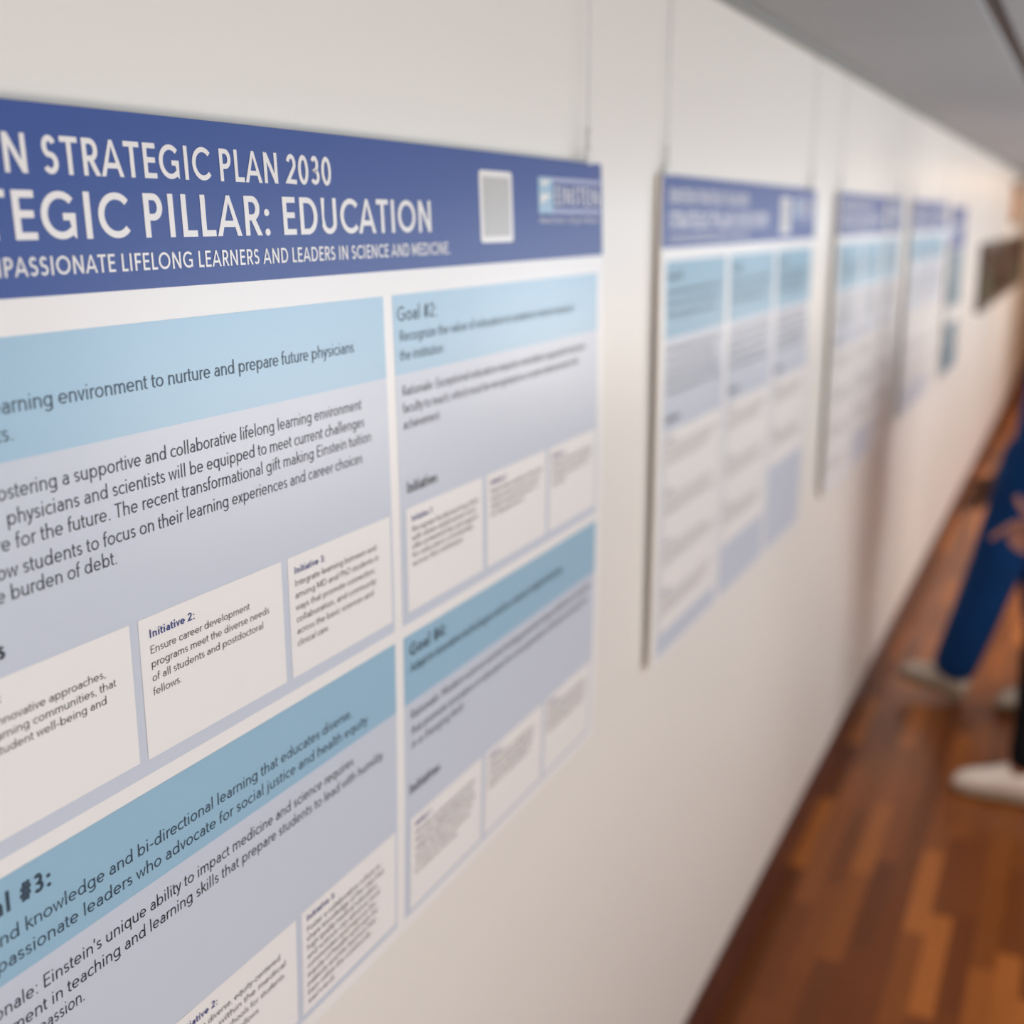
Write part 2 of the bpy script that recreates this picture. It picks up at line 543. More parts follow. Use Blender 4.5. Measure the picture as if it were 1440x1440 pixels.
# ------------------------------------------------------------------ posters
def bow1(s, z):        # the nearest board bows gently away from the wall
    v = (z / S - 1.25) / 0.5
    u = (s / S - 0.9) / 0.5
    return S * (0.012 + 0.004758 * v + 0.012331 * (1 - v * v) + 0.003539 * (1 - u * u))


class Sheet:
    """one poster: maps (s along the wall, z) to points local to the poster's own base"""
    def __init__(self, s0, s1, z0, z1, dist, label):
        self.s0, self.s1, self.z0, self.z1, self.dist = s0, s1, z0, z1, dist
        self.sc = (s0 + s1) / 2
        self.root = empty('wall_poster', (self.sc, 0, z0), label, 'poster', 'printed posters hung along the wall')

    def pt(self, s, z, lift):
        return (s - self.sc, -self.dist(s, z) - lift, z - self.z0)

    def rect(self, b, s0, z0, s1, z1, lift, mi=0, du=0.09):
        nu = max(1, int((s1 - s0) / du))
        nv = max(1, int((z1 - z0) / 0.05))
        for i in range(nu):
            for j in range(nv):
                a, c = s0 + (s1 - s0) * i / nu, s0 + (s1 - s0) * (i + 1) / nu
                e, f = z0 + (z1 - z0) * j / nv, z0 + (z1 - z0) * (j + 1) / nv
                b.quad([self.pt(a, e, lift), self.pt(c, e, lift), self.pt(c, f, lift), self.pt(a, f, lift)], mi)

    def poly(self, b, pts, lift, mi=0):
        b.quad([self.pt(s, z, lift) for s, z in pts], mi)

    def text(self, b, s, span, z, cap, w, lift, mi, sub=None):
        """s: the words; span: (start, end) on the wall of the part of s from index sub on"""
        sub = sub or 0
        xs = (span[1] - span[0]) / measure(s[sub:], w)
        x0 = span[0] - xs * measure(s[:sub], w)
        letter(s, w, x0, z, cap, xs, lambda pts: self.poly(b, pts, lift, mi))

    def board(self):
        b = MB()
        T = 0.006
        nu, nv = 14, 20
        g = {}
        for side, lf in ((0, 0.0), (1, -T)):
            for i in range(nu + 1):
                for j in range(nv + 1):
                    g[side, i, j] = len(b.v)
                    b.v.append(self.pt(self.s0 + (self.s1 - self.s0) * i / nu, self.z0 + (self.z1 - self.z0) * j / nv, lf))
        for i in range(nu):
            for j in range(nv):
                b.f.append((g[0, i, j], g[0, i + 1, j], g[0, i + 1, j + 1], g[0, i, j + 1])); b.mi.append(0)
                b.f.append((g[1, i, j], g[1, i, j + 1], g[1, i + 1, j + 1], g[1, i + 1, j])); b.mi.append(1)
        for i in range(nu):
            b.f.append((g[0, i, 0], g[1, i, 0], g[1, i + 1, 0], g[0, i + 1, 0])); b.mi.append(1)
            b.f.append((g[0, i, nv], g[0, i + 1, nv], g[1, i + 1, nv], g[1, i, nv])); b.mi.append(1)
        for j in range(nv):
            b.f.append((g[0, 0, j], g[0, 0, j + 1], g[1, 0, j + 1], g[1, 0, j])); b.mi.append(1)
            b.f.append((g[0, nu, j], g[1, nu, j], g[1, nu, j + 1], g[0, nu, j + 1])); b.mi.append(1)
        return b.build('backing_board', [M['board'], M['edge']], self.root)

    def clips(self, ss):
        for s in ss:
            b = MB()
            y = -self.dist(s, self.z1)
            b.box(s - self.sc - 0.006, y - 0.0012, self.z1 - self.z0 - 0.002, s - self.sc + 0.006, y + 0.0072, self.z1 - self.z0 + 0.014)
            b.build('hanging_clip', M['clip'], self.root)


L1, L2, L3, L4 = 0.0003, 0.0006, 0.0009, 0.0012
BODY, SEMI, BOLD, HEAD, SUBH = 0.094, 0.115, 0.175, 0.152, 0.118
FINE = 0.086


def header(P, z0, z1, head, sub, ss0):
    b = MB()
    P.rect(b, P.s0, z0, P.s1, z1, L1)
    hb = b.build('header_band', M['navy'], P.root)
    hb['label'] = 'dark blue title band'
    b = MB()
    for s, span, z, cap, w, k in head:
        P.text(b, s, span, z, cap, w, L2, 0, k)
    o = b.build('title_lettering', M['board'], hb)
    # pale blank plate
    a, c, e, f = ss0
    b = MB()
    r = 0.005
    pts = []
    for cx, cz, a0 in ((c - r, f - r, 0), (a + r, f - r, 90), (a + r, e + r, 180), (c - r, e + r, 270)):
        pts += arc(cx, cz, r, r, a0, a0 + 90, 5)
    P.poly(b, pts, L2, 0)
    P.rect(b, a + .008, e + .007, c - .008, f - .007, L3, 1)
    b.build('pale_square_plate', [M['board'], M['plate']], hb)
    return hb


def logo(P, hb, s0, s1, z0, z1, zt, lift=L2):
    b = MB()
    w = s1 - s0
    q = 0.215 * w
    P.rect(b, s0, z0, s0 + q, z1, lift, 0)
    P.poly(b, [(s0 + .1 * q, z0 + .25 * (z1 - z0)), (s0 + .9 * q, z0 + .5 * (z1 - z0)), (s0 + .5 * q, z0 + .55 * (z1 - z0)), (s0 + .15 * q, z0 + .55 * (z1 - z0))], lift + .0003, 1)
    P.poly(b, [(s0 + .1 * q, z0 + .9 * (z1 - z0)), (s0 + .35 * q, z0 + .72 * (z1 - z0)), (s0 + .9 * q, z0 + .95 * (z1 - z0))], lift + .0003, 1)
    bar = 0.0055
    P.rect(b, s0 + q, z1 - bar, s1, z1, lift, 2)
    P.rect(b, s0 + q, z0, s1, z0 + bar, lift, 2)
    P.text(b, 'EINSTEIN', (s0 + q + .02 * w, s1 - .01 * w), z0 + 0.0105, (z1 - z0) - 0.021, .13, lift, 1)
    P.text(b, 'Albert Einstein College of Medicine', (s0, s1 - .02 * w), zt, 0.0075, BODY, lift, 1)
    b.build('institution_logo', [M['strip'], M['board'], M['lilac']], hb)




def card(P, par, s0, z0, s1, z1, title, lines, zt, z_first, dz, x_in=0.010, tcap=0.0066, cap=0.0063, title_w=0.052, tone=None):
    b = MB()
    P.rect(b, s0, z0, s1, z1, L2, 0)
    if title:
        P.text(b, title, (s0 + x_in, s0 + x_in + title_w), zt, tcap, 0.15, L3, 1)
    for i, (s, end) in enumerate(lines):
        if isinstance(end, tuple):
            P.text(b, s, end[:2], z_first - dz * i, cap, FINE, L3, 2, end[2])
        else:
            P.text(b, s, (s0 + x_in, end), z_first - dz * i, cap, FINE, L3, 2)
    return b.build('initiative_card', [M['card'], M['navyink'], M['fineink']], par)


def panel(P, s0, z0, s1, z1, texts, strip=None, strip_m='strip', strip_texts=(), name='goal_panel'):
    b = MB()
    zt = strip if strip else z1
    P.rect(b, s0, z0, s1, zt, L1, 0)
    for s, span, z, cap, w, k in texts:
        P.text(b, s, span, z, cap, w, L2, 1, k)
    o = b.build(name, [M['lav'], M['ink']], P.root)
    if strip:
        b = MB()
        P.rect(b, s0, strip, s1, z1, L1, 0)
        for s, span, z, cap, w, k in strip_texts:
            P.text(b, s, span, z, cap, w, L2, 1, k)
        q = b.build('goal_strip', [M[strip_m], M['slate']], o)
        q['label'] = 'light blue strip with the goal text'
    return o


# ---- the nearest poster
P1 = Sheet(0.423, 1.596, 1.078, 1.922, bow1, 'nearest poster with the large readable heading ending in EDUCATION')
P1.board()
P1.clips((0.48, 1.552))


def F_(s, key):
    return s.index(key)


t1, t2, t3 = 'EINSTEIN STRATEGIC PLAN 2030', 'STRATEGIC PILLAR: EDUCATION', 'COMPASSIONATE LIFELONG LEARNERS AND LEADERS IN SCIENCE AND MEDICINE.'
hb1 = header(P1, 1.8005, 1.9222, [
    (t1, (0.594, 0.926), 1.8780, 0.0245, HEAD, F_(t1, 'STR')),
    (t2, (0.5630, 1.1060), 1.8365, 0.0310, HEAD, F_(t2, 'EGIC')),
    (t3, (0.5535, 1.1415), 1.8137, 0.0122, SUBH + .02, F_(t3, 'PASS')),
], '', (1.2145, 1.300, 1.8235, 1.902))
logo(P1, hb1, 1.376, 1.588, 1.856, 1.8995, 1.8445)

g1a = 'learning environment to nurture and prepare future physicians'
g1b = 'and scientists.'
r1, r2_, r3_, r4_, r5_ = ('fostering a supportive and collaborative lifelong learning environment', 'physicians and scientists will be equipped to meet current challenges',
                          'prepare for the future. The recent transformational gift making Einstein tuition',
                          'allow students to focus on their learning experiences and career choices', 'the burden of debt.')
LS0, LS1, RS0, RS1 = 0.440, 1.001, 1.018, 1.574
Z = [1.777, 1.6985, 1.437, 1.4240, 1.3475, 1.093]
RC, GC = 0.0105, 0.0111
pa = panel(P1, LS0, Z[2], LS1, Z[0], [
    (r1, (0.5365, 0.9535), 1.6745, RC, BODY, F_(r1, 'stering')),
    (r2_, (0.5335, 0.9575), 1.6575, RC, BODY, None),
    (r3_, (0.5270, 0.9685), 1.6415, RC, BODY, F_(r3_, 'e for')),
    (r4_, (0.5420, 0.9515), 1.6235, RC, BODY, F_(r4_, 'students')),
    (r5_, (0.5300, 0.6260), 1.6085, RC, BODY, F_(r5_, 'burden')),
    ('Initiatives', (0.448, 0.5215), 1.572, 0.0135, BOLD, None),
], Z[1], 'strip', [
    (g1a, (0.5395, 0.9460), 1.7290, GC, BODY, F_(g1a, 'arning')),
    (g1b, (0.455, 0.5475), 1.7115, GC, BODY, None),
])
card(P1, pa, 0.4575, 1.4500, 0.6310, 1.5600, 'Initiative 1:', [
    ('innovative approaches,', (0.5515, 0.6045, 11)), ('learning communities, that', (0.5365, 0.6135, 9)), ('student well-being and', (0.5385, 0.6035, 8))],
    1.5440, 1.5290, 0.0100, title_w=0.0465)
card(P1, pa, 0.6400, 1.4490, 0.8155, 1.5605, 'Initiative 2:', [
    ('Ensure career development', 0.7695), ('programs meet the diverse needs', 0.7955), ('of all students and postdoctoral', 0.7865), ('fellows.', 0.6820)],
    1.5435, 1.5310, 0.0111)
card(P1, pa, 0.8246, 1.4490, 0.9965, 1.5605, 'Initiative 3:', [
    ('Integrate learning between and', 0.9695), ('among MD and PhD students in', 0.973), ('ways that promote connection,', 0.967), ('collaboration, and community', 0.967),
    ('across the basic sciences and', 0.962), ('clinical care.', 0.884)], 1.5440, 1.5325, 0.0112, x_in=0.0085, title_w=0.049)

g3a = 'and knowledge and bi-directional learning that educates diverse,'
g3b = 'compassionate leaders who advocate for social justice and health equity'
r31, r32, r33 = "Rationale: Einstein's unique ability to impact medicine and science requires", 'investment in teaching and learning skills that prepare students to lead with humility', 'and compassion.'
pc = panel(P1, LS0, Z[5], LS1, Z[3], [
    (r31, (0.5230, 0.9180), 1.3245, RC, BODY, F_(r31, 'Einstein')),
    (r32, (0.5290, 0.9725), 1.3075, RC, BODY, F_(r32, 'in teach')),
    (r33, (0.470, 0.5595), 1.2925, RC, BODY, None),
    ('Initiatives', (0.448, 0.5215), 1.2400, 0.0135, BOLD, None),
], Z[4], 'strip_dim', [
    ('Goal #3:', (0.5100, 0.5400), 1.3980, 0.0145, BOLD, 5),
    (g3a, (0.5130, 0.9180), 1.3760, RC, BODY, F_(g3a, 'know')),
    (g3b, (0.5640, 0.9450), 1.3580, RC, BODY, F_(g3b, 'leaders')),
])
card(P1, pc, 0.4575, 1.1000, 0.6310, 1.2100, 'Initiative 1:', [], 1.1955, 1.1840, 0.011)
card(P1, pc, 0.6400, 1.1000, 0.8155, 1.2100, 'Initiative 2:', [
    ('Promote diverse, equity-centered', 0.7900), ('learnings within the medical', 0.7985), ('and graduate schools for students', 0.7955), ('and postdoctoral fellows', 0.7565)],
    1.1950, 1.1835, 0.0112)
card(P1, pc, 0.8246, 1.1000, 0.9965, 1.2115, 'Initiative 3:', [
    ('Foster a collaborative culture to', 0.965), ('share knowledge of the ways that', 0.972), ('high quality medical education', 0.958), ('and science can advance local', 0.964),
    ('communities and improve the', 0.955), ('equity of health and care for', 0.960), ('patients and the learners that', 0.955), ('train within the community', 0.945), ('served.', 0.880)],
    1.1985, 1.1865, 0.00985, x_in=0.0075, title_w=0.049)

g2a, g2b = 'Recognize the value of education to academic mission based at', 'the institution'
pb = panel(P1, RS0, Z[2], RS1, Z[0], [
    ('Rationale: Exceptional education requires committed, supported educators', (1.0290, 1.5270), 1.6765, RC, BODY, None),
    ('faculty to teach, which must be recognized as a career advancement with', (1.0290, 1.4990), 1.6590, RC, BODY, None),
    ('achievement.', (1.0290, 1.1080), 1.6425, RC, BODY, None),
    ('Initiatives', (1.0310, 1.0965), 1.5760, 0.0125, BOLD, None),
], Z[1], 'strip', [
    ('Goal #2:', (1.0250, 1.1080), 1.7510, 0.0145, SEMI, None),
    (g2a, (1.0280, 1.4845), 1.7310, GC, BODY, None),
    (g2b, (1.0280, 1.1185), 1.7120, GC, BODY, None),
])
RX = [(1.0290, 1.2035), (1.2135, 1.3880), (1.3980, 1.5655)]
card(P1, pb, RX[0][0], 1.4490, RX[0][1], 1.5605, 'Initiative 1:', [
    ('Recognize faculty teaching effort', 1.192), ('with career advancement and', 1.184), ('offer protected time and support', 1.190), ('for education scholarship', 1.178), ('across the institution.', 1.155)],
    1.5450, 1.5335, 0.0092, title_w=0.046)
card(P1, pb, RX[1][0], 1.4490, RX[1][1], 1.5605, 'Initiative 2:', [
    ('Expand the academy of teachers', 1.378), ('and provide resources to grow', 1.368), ('skilled medical educators in', 1.362), ('all departments', 1.318)], 1.5465, 1.5360, 0.0092, title_w=0.044)
card(P1, pb, RX[2][0], 1.4490, RX[2][1], 1.5605, 'Initiative 3:', [
    ('Measure and reward quality in', 1.552), ('teaching with new awards and', 1.548), ('transparent metrics for all', 1.540), ('faculty.', 1.455)], 1.5450, 1.5350, 0.0092, title_w=0.044)
pd = panel(P1, RS0, Z[5], RS1, Z[3], [
    ('Rationale: Modern science and technology provide unique platforms and paths', (1.0300, 1.5540), 1.3275, RC, BODY, None),
    ('that promote innovation in education for a new generation of learners and teachers', (1.0310, 1.5470), 1.3090, RC, BODY, None),
    ('in a changing field.', (1.0310, 1.1545), 1.2930, RC, BODY, None),
    ('Initiatives', (1.0260, 1.0955), 1.2405, 0.0125, BOLD, None),
], Z[4], 'strip_dim', [
    ('Goal #4:', (1.0290, 1.1120), 1.3995, 0.0145, BOLD, None),
    ('Adapt to innovative technologies and be a leader in digital education', (1.0300, 1.4480), 1.3810, GC, SEMI, None),
])
card(P1, pd, RX[0][0], 1.0990, RX[0][1], 1.2105, 'Initiative 1:', [
    ('Develop an innovative curriculum', 1.184), ('that uses digital platforms for', 1.180), ('adaptive learning and teaching', 1.184), ('across the basic sciences with', 1.178), ('clinical simulation and tools', 1.172), ('to advance training.', 1.140)],
    1.1970, 1.1860, 0.0096, title_w=0.036)
card(P1, pd, RX[1][0], 1.0990, RX[1][1], 1.2105, 'Initiative 2:', [
    ('Support faculty in adopting new', 1.362), ('tools for online teaching and', 1.358), ('assessment that engage the', 1.354), ('learners wherever they are.', 1.350)], 1.1970, 1.1860, 0.0096, title_w=0.036)
card(P1, pd, RX[2][0], 1.0990, RX[2][1], 1.2105, 'Initiative 3:', [
    ('Build data systems that track', 1.548), ('progress of the learner and', 1.545), ('guide changes to the program', 1.548), ('over time and share results', 1.540)], 1.1970, 1.1860, 0.0096, title_w=0.036)

# ---- the posters further along
FILL = ('Advance discovery through research and shared resources that', 'connect basic and clinical science across all departments and', 'support investigators at every stage of their career',
        'Build capacity for team science and translational work', 'while growing the programs that serve our community', 'Recruit and retain outstanding faculty and trainees')


def filler(i):
    return FILL[i % len(FILL)]


def three_column(s0, label, title, foot, back, lower=(1.135, 1.200, 1.290), strip_z=1.655):
    w = 1.175
    P = Sheet(s0, s0 + w, 1.082, 1.918, back, label)
    P.board()
    P.clips((s0 + 0.03, s0 + w - 0.045))
    hb = header(P, 1.803, 1.9182, [
        ('EINSTEIN STRATEGIC PLAN 2030', (s0 + .035, s0 + .535), 1.874, .0235, HEAD, None),
        (title, (s0 + .035, s0 + .70), 1.833, .0285, HEAD, None),
        (foot, (s0 + .035, s0 + .545), 1.8125, .0115, SUBH, None)], '', (s0 + .81, s0 + .905, 1.817, 1.895))
    logo(P, hb, s0 + .955, s0 + 1.155, 1.853, 1.896, 1.842)
    cols = [(s0 + .025, s0 + .385), (s0 + .412, s0 + .770), (s0 + .797, s0 + 1.152)]
    for k, (a, c) in enumerate(cols):
        tx = [(filler(k + i), (a + .012, c - .02 - .012 * ((i * 7 + k) % 4)), 1.632 - .018 * i, RC, BODY, None) for i in range(5)]
        tx.append(('Initiatives', (a + .012, a + .09), 1.512, .0135, BOLD, None))
        o = panel(P, a, 1.094, c, 1.782, tx, strip_z, 'strip3', [
            ('Goal #%d:' % (k + 1 if k < 4 else 4), (a + .012, a + .095), 1.750, .0145, BOLD, None)] +
            [(filler(k + 2 + i), (a + .012, c - .03 - .02 * i), 1.727 - .019 * i, GC, BODY, None) for i in range(3)])
        n = int((1.492 - lower[k]) / 0.082)
        for j in range(n):
            zt, zb = 1.496 - (1.496 - lower[k]) * j / n, 1.496 - (1.496 - lower[k]) * (j + 1) / n
            card(P, o, a + .008, zb + (0 if j == n - 1 else 0.0), c - .008, zt, 'Initiative %d:' % (j + 1),
                 [(filler(j + k + i), (a + .018, c - .03 - .03 * ((i + j) % 3), 0)) for i in range(3)], zt - .018, zt - .032, .012)
    return P


def back2(s, z):
    return 0.0105 + 0.003 * (1 - ((z - 1.5) / 0.42) ** 2) + 0.006 * (1.92 - z)


def back3(s, z):
    return 0.0115 + 0.003 * (1 - ((z - 1.5) / 0.42) ** 2) + 0.008 * (1.92 - z)


three_column(1.877, 'second poster along the wall, three columns of goals, hung just past the nearest one', 'STRATEGIC PILLAR: DISCOVERY', 'ADVANCING SCIENCE FROM DISCOVERY TO PATIENT CARE.', back2)
three_column(3.345, 'third poster along the wall, beside the legs of the people walking', 'STRATEGIC PILLAR: COMMUNITY', 'SERVING THE PEOPLE OF OUR COMMUNITY AND PARTNERS.', back3, (1.10, 1.20, 1.10))
three_column(4.785, 'fourth poster along the wall, just before the narrow teal one', 'STRATEGIC PILLAR: CULTURE', 'PEOPLE AND CULTURE ACROSS THE COLLEGE.', back2, (1.20, 1.20, 1.10), 1.69)

P5 = Sheet(6.22, 6.86, 1.070, 1.905, back2, 'narrow fifth poster with dark teal blocks, last before the brown picture')
P5.board()
P5.clips((6.30, 6.78))
b = MB(); P5.rect(b, 6.22, 1.70, 6.86, 1.905, L1)
P5.text(b, 'STRATEGIC PLAN', (6.26, 6.80), 1.80, .03, HEAD, L2, 1)
b.build('header_band', [M['navy'], M['board']], P5.root)
for z0, z1 in ((1.42, 1.69), (1.09, 1.34)):
    b = MB(); P5.rect(b, 6.235, z0, 6.845, z1, L1)
    for i in range(4):
        P5.text(b, filler(i), (6.26, 6.80 - .03 * (i % 2)), z1 - .05 - .03 * i, .016, BODY, L2, 1)
    b.build('teal_panel', [M['teal'], M['board']], P5.root)


# hanging wires from the ceiling down to the poster clips
def wire(s, y, zb, label):
    e = empty('hanging_wire', (s, -y, CEIL), label, 'wire', 'thin hanging wires above the posters')
    b = MB(); b.tube((0, 0, 0), (0, 0, zb + 0.028 - CEIL), 0.0013, n=8)
    b.build('cable', M['wire'], e, True)
    b = MB(); b.tube((0, 0, zb + 0.030 - CEIL), (0, 0, zb + 0.004 - CEIL), 0.0030, n=10)
    b.tube((0, 0, zb + 0.004 - CEIL), (0, 0, zb - CEIL), 0.0048, n=10)
    b.build('ferrule', M['wire'], e, True)
    b = MB(); b.tube((0, 0, -0.014), (0, 0, 0), 0.006, n=12)
    b.build('ceiling_anchor', M['trim'], e, True)


for s, y, zb, lab in ((1.552, bow1(1.552, 1.92) - .003, 1.938, 'thin steel wire holding the right end of the nearest poster'),
                      (1.907, back2(0, 1.918) - .003, 1.934, 'thin steel wire holding the left end of the second poster'),
                      (3.007, back2(0, 1.918) - .003, 1.934, 'thin steel wire holding the right end of the second poster'),
                      (3.375, back3(0, 1.918) - .003, 1.934, 'thin steel wire holding the left end of the third poster'),
                      (4.475, back3(0, 1.918) - .003, 1.934, 'thin steel wire holding the right end of the third poster'),
                      (4.815, back2(0, 1.918) - .003, 1.934, 'thin steel wire holding the left end of the fourth poster'),
                      (5.915, back2(0, 1.918) - .003, 1.934, 'thin steel wire holding the right end of the fourth poster')):
    wire(s, y, zb, lab)

# ---- far along the wall: framed brown picture, amber plaque above it, white disc in place of a glint
e = empty('framed_picture', (10.3, 0, 1.276), 'large dark brown framed picture far along the poster wall', 'picture')
b = MB()
x0, x1, z1 = 8.03 - 10.3, 12.6 - 10.3, 1.70 - 1.276
for q in ((x0, 0, x1, .05), (x0, z1 - .05, x1, z1), (x0, .05, x0 + .05, z1 - .05), (x1 - .05, .05, x1, z1 - .05)):
    b.box(q[0], -.035, q[1], q[2], 0, q[3])
b.build('frame', M['frame'], e)


def picture_material():
    m = mat('brown_green_picture', (0.13, 0.08, 0.06), 0.18, 0.5)
    nt = m.node_tree
    tc = nt.nodes.new('ShaderNodeTexCoord')
    mp = nt.nodes.new('ShaderNodeMapping')
    mp.inputs['Scale'].default_value = (1.2, 1, 3)
    n = nt.nodes.new('ShaderNodeTexNoise')
    n.inputs['Scale'].default_value = 1.3
    r = nt.nodes.new('ShaderNodeValToRGB')
    r.color_ramp.elements[0].position, r.color_ramp.elements[0].color = .35, (.055, .032, .022, 1)
    r.color_ramp.elements[1].position, r.color_ramp.elements[1].color = .68, (.17, .25, .14, 1)
    q = r.color_ramp.elements.new(.52)
    q.color = (.17, .10, .08, 1)
    nt.links.new(tc.outputs['Object'], mp.inputs[0])
    nt.links.new(mp.outputs[0], n.inputs['Vector'])
    nt.links.new(n.outputs['Fac'], r.inputs['Fac'])
    nt.links.new(r.outputs['Color'], nt.nodes['Principled BSDF'].inputs['Base Color'])
    return m


b = MB(); b.box(x0 + .05, -.022, .05, x1 - .05, -.002, z1 - .05)
b.build('canvas', picture_material(), e)

e = empty('wall_plaque', (10.85, 0, 1.84), 'slim amber wood plaque on the wall above the brown picture', 'plaque')
b = MB(); b.box(-.22, -.04, 0, .22, 0, .26)
b.build('plaque_panel', M['sconce'], e)
for z in (.26, -.03):
    b = MB(); b.box(-.24, -.05, z, .24, 0, z + .03)
    b.build('plaque_rail', M['frame'], e)

e = empty('glint_disc', (5.998, 0, 1.79), 'small white disc added in place of a glint between the fourth and fifth posters', 'glint')  # disc added where a bright glint shows beside the fourth poster
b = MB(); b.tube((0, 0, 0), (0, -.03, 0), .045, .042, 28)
b.build('base_disc', M['glint'], e, True)
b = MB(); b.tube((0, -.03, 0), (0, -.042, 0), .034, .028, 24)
b.build('centre_cap', M['glint'], e, True)


# ------------------------------------------------------------------ people
def skin_mesh(name, verts, edges, radii, material, parent, root=0, sub=2, keep_world=Vector((0, 0, 0))):
    me = bpy.data.meshes.new(name)
    me.from_pydata([tuple(Vector(v) - keep_world) for v in verts], edges, [])
    o = bpy.data.objects.new(name, me)
    COL.objects.link(o)
    md = o.modifiers.new('skin', 'SKIN')
    md.use_smooth_shade = True
    if not me.skin_vertices:
        raise RuntimeError('no skin layer')
    for i, r in enumerate(radii):
        d = me.skin_vertices[0].data[i]
        d.radius = r if isinstance(r, tuple) else (r, r)
        d.use_root = (i == root)
    sb = o.modifiers.new('sub', 'SUBSURF')
    sb.levels = sb.render_levels = sub
    dg = bpy.context.evaluated_depsgraph_get()
    dg.update()
    out = bpy.data.meshes.new_from_object(o.evaluated_get(dg))
    o.modifiers.clear()
    o.data = out
    bpy.data.meshes.remove(me)
    out.name = name
    out.materials.clear()
    out.materials.append(material)
    for p in out.polygons:
        p.use_smooth = True
    o.parent = parent
    return o


def chain(names, J):
    return [(names[i], names[i + 1]) for i in range(len(names) - 1)]


def build_skin(name, J, chains, material, parent, base, root, sub=2):
    """J: name -> (point, radius); chains: lists of names"""
    used = []
    for c in chains:
        for n in c:
            if n not in used:
                used.append(n)
    idx = {n: i for i, n in enumerate(used)}
    ed = set()
    for c in chains:
        for a, d in zip(c, c[1:]):
            ed.add((idx[a], idx[d]))
    return skin_mesh(name, [J[n][0] for n in used], list(ed), [J[n][1] for n in used], material, parent, idx[root], sub, base)


def shoe(name, heel, toe, up, m_up, m_sole, parent, base, width=0.045):
    """lofted shoe from heel to toe with a separate sole"""
    heel, toe = Vector(heel), Vector(toe)
    d = (toe - heel)
    ln = d.length
    d.normalize()
    upv = Vector(up).normalized()
    sd = d.cross(upv).normalized()
    upv = sd.cross(d).normalized()
    prof = [(0.00, .55, .062), (.06, .80, .086), (.20, .88, .100), (.34, .84, .102), (.48, .88, .090), (.62, .98, .074), (.76, 1.0, .062), (.88, .86, .050), (.96, .58, .036), (1.0, .25, .020)]

    def loft(n, z0f, z1f, grow, material, par):
        b = MB()
        rings = []
        K = 14
        for t, wf, hh in prof:
            ring = []
            for i in range(K):
                a = 2 * PI * i / K
                cx, cz = math.cos(a), math.sin(a)
                cx = math.copysign(abs(cx) ** .8, cx)
                cz = math.copysign(abs(cz) ** .8, cz)
                z0, z1 = z0f(hh), z1f(hh)
                p = heel + d * (t * ln) + sd * (cx * width * wf * grow) + upv * ((z0 + z1) / 2 + cz * (z1 - z0) / 2)
                ring.append(len(b.v))
                b.v.append(tuple(p - base))
            rings.append(ring)
        for r, q in zip(rings, rings[1:]):
            for i in range(K):
                j = (i + 1) % K
                b.f.append((r[i], r[j], q[j], q[i])); b.mi.append(0)
        b.f.append(tuple(reversed(rings[0]))); b.mi.append(0)
        b.f.append(tuple(rings[-1])); b.mi.append(0)
        o = b.build(n, material, par, True)
        return o
    u = loft(name, lambda h: .016, lambda h: h + .018, .97, m_up, parent)
    loft('sole', lambda h: .0, lambda h: .022, 1.06, m_sole, u)
    # laces
    b = MB()
    for t in (.40, .47, .54):
        hh = .104 - (t - .36) * .125 + .014
        c = heel + d * (t * ln) + upv * hh
        b.tube(tuple(c - sd * .024 - base), tuple(c + sd * .024 - base), .0035, n=8)
    b.build('lace', m_up, u, True)
    return u


def hand_chains(J, pre, wrist, palm_dir, side_dir, thumb_dir, fingers, thumb, L=0.185):
    """adds palm, fingers and thumb joints; side_dir points from index to little finger"""
    w, pd, sdv = Vector(wrist), Vector(palm_dir).normalized(), Vector(side_dir).normalized()
    palm = w + pd * (0.42 * L)
    J[pre + 'palm'] = (palm, (0.034, 0.020))
    ch = []
    for k, (off, dirs, lens) in enumerate(fingers):
        root = w + pd * (0.30 * L) + sdv * off * 0.7
        kn = w + pd * (0.52 * L) + sdv * off
        J['%sf%d_0' % (pre, k)] = (root, 0.011)
        J['%sf%d_1' % (pre, k)] = (kn, 0.0105)
        names = ['%sf%d_0' % (pre, k), '%sf%d_1' % (pre, k)]
        p = kn
        for i, (dv, ll) in enumerate(zip(dirs, lens)):
            p = p + Vector(dv).normalized() * ll
            n = '%sf%d_%d' % (pre, k, i + 2)
            J[n] = (p, 0.0098 - 0.0012 * i)
            names.append(n)
        ch.append(names)
    p = w + pd * (0.16 * L) - sdv * 0.018
    J[pre + 't0'] = (p, 0.013)
    names = [pre + 't0']
    for i, (dv, ll) in enumerate(thumb):
        p = p + Vector(dv).normalized() * ll
        n = '%st%d' % (pre, i + 1)
        J[n] = (p, 0.0125 - 0.0014 * i)
        names.append(n)
    ch.append(names)
    return ch


def head(J, neck, fwd):
    """joints that carry the neck up into the head"""
    n, f = Vector(neck), Vector(fwd).normalized()
    J['neck0'] = (n, (0.054, 0.054))
    J['skull0'] = (n + Vector((0, 0, .08)), (0.050, 0.052))
    J['skull1'] = (n + Vector((0, 0, .16)), (0.050, 0.060))
    return ['neck0', 'skull0', 'skull1']


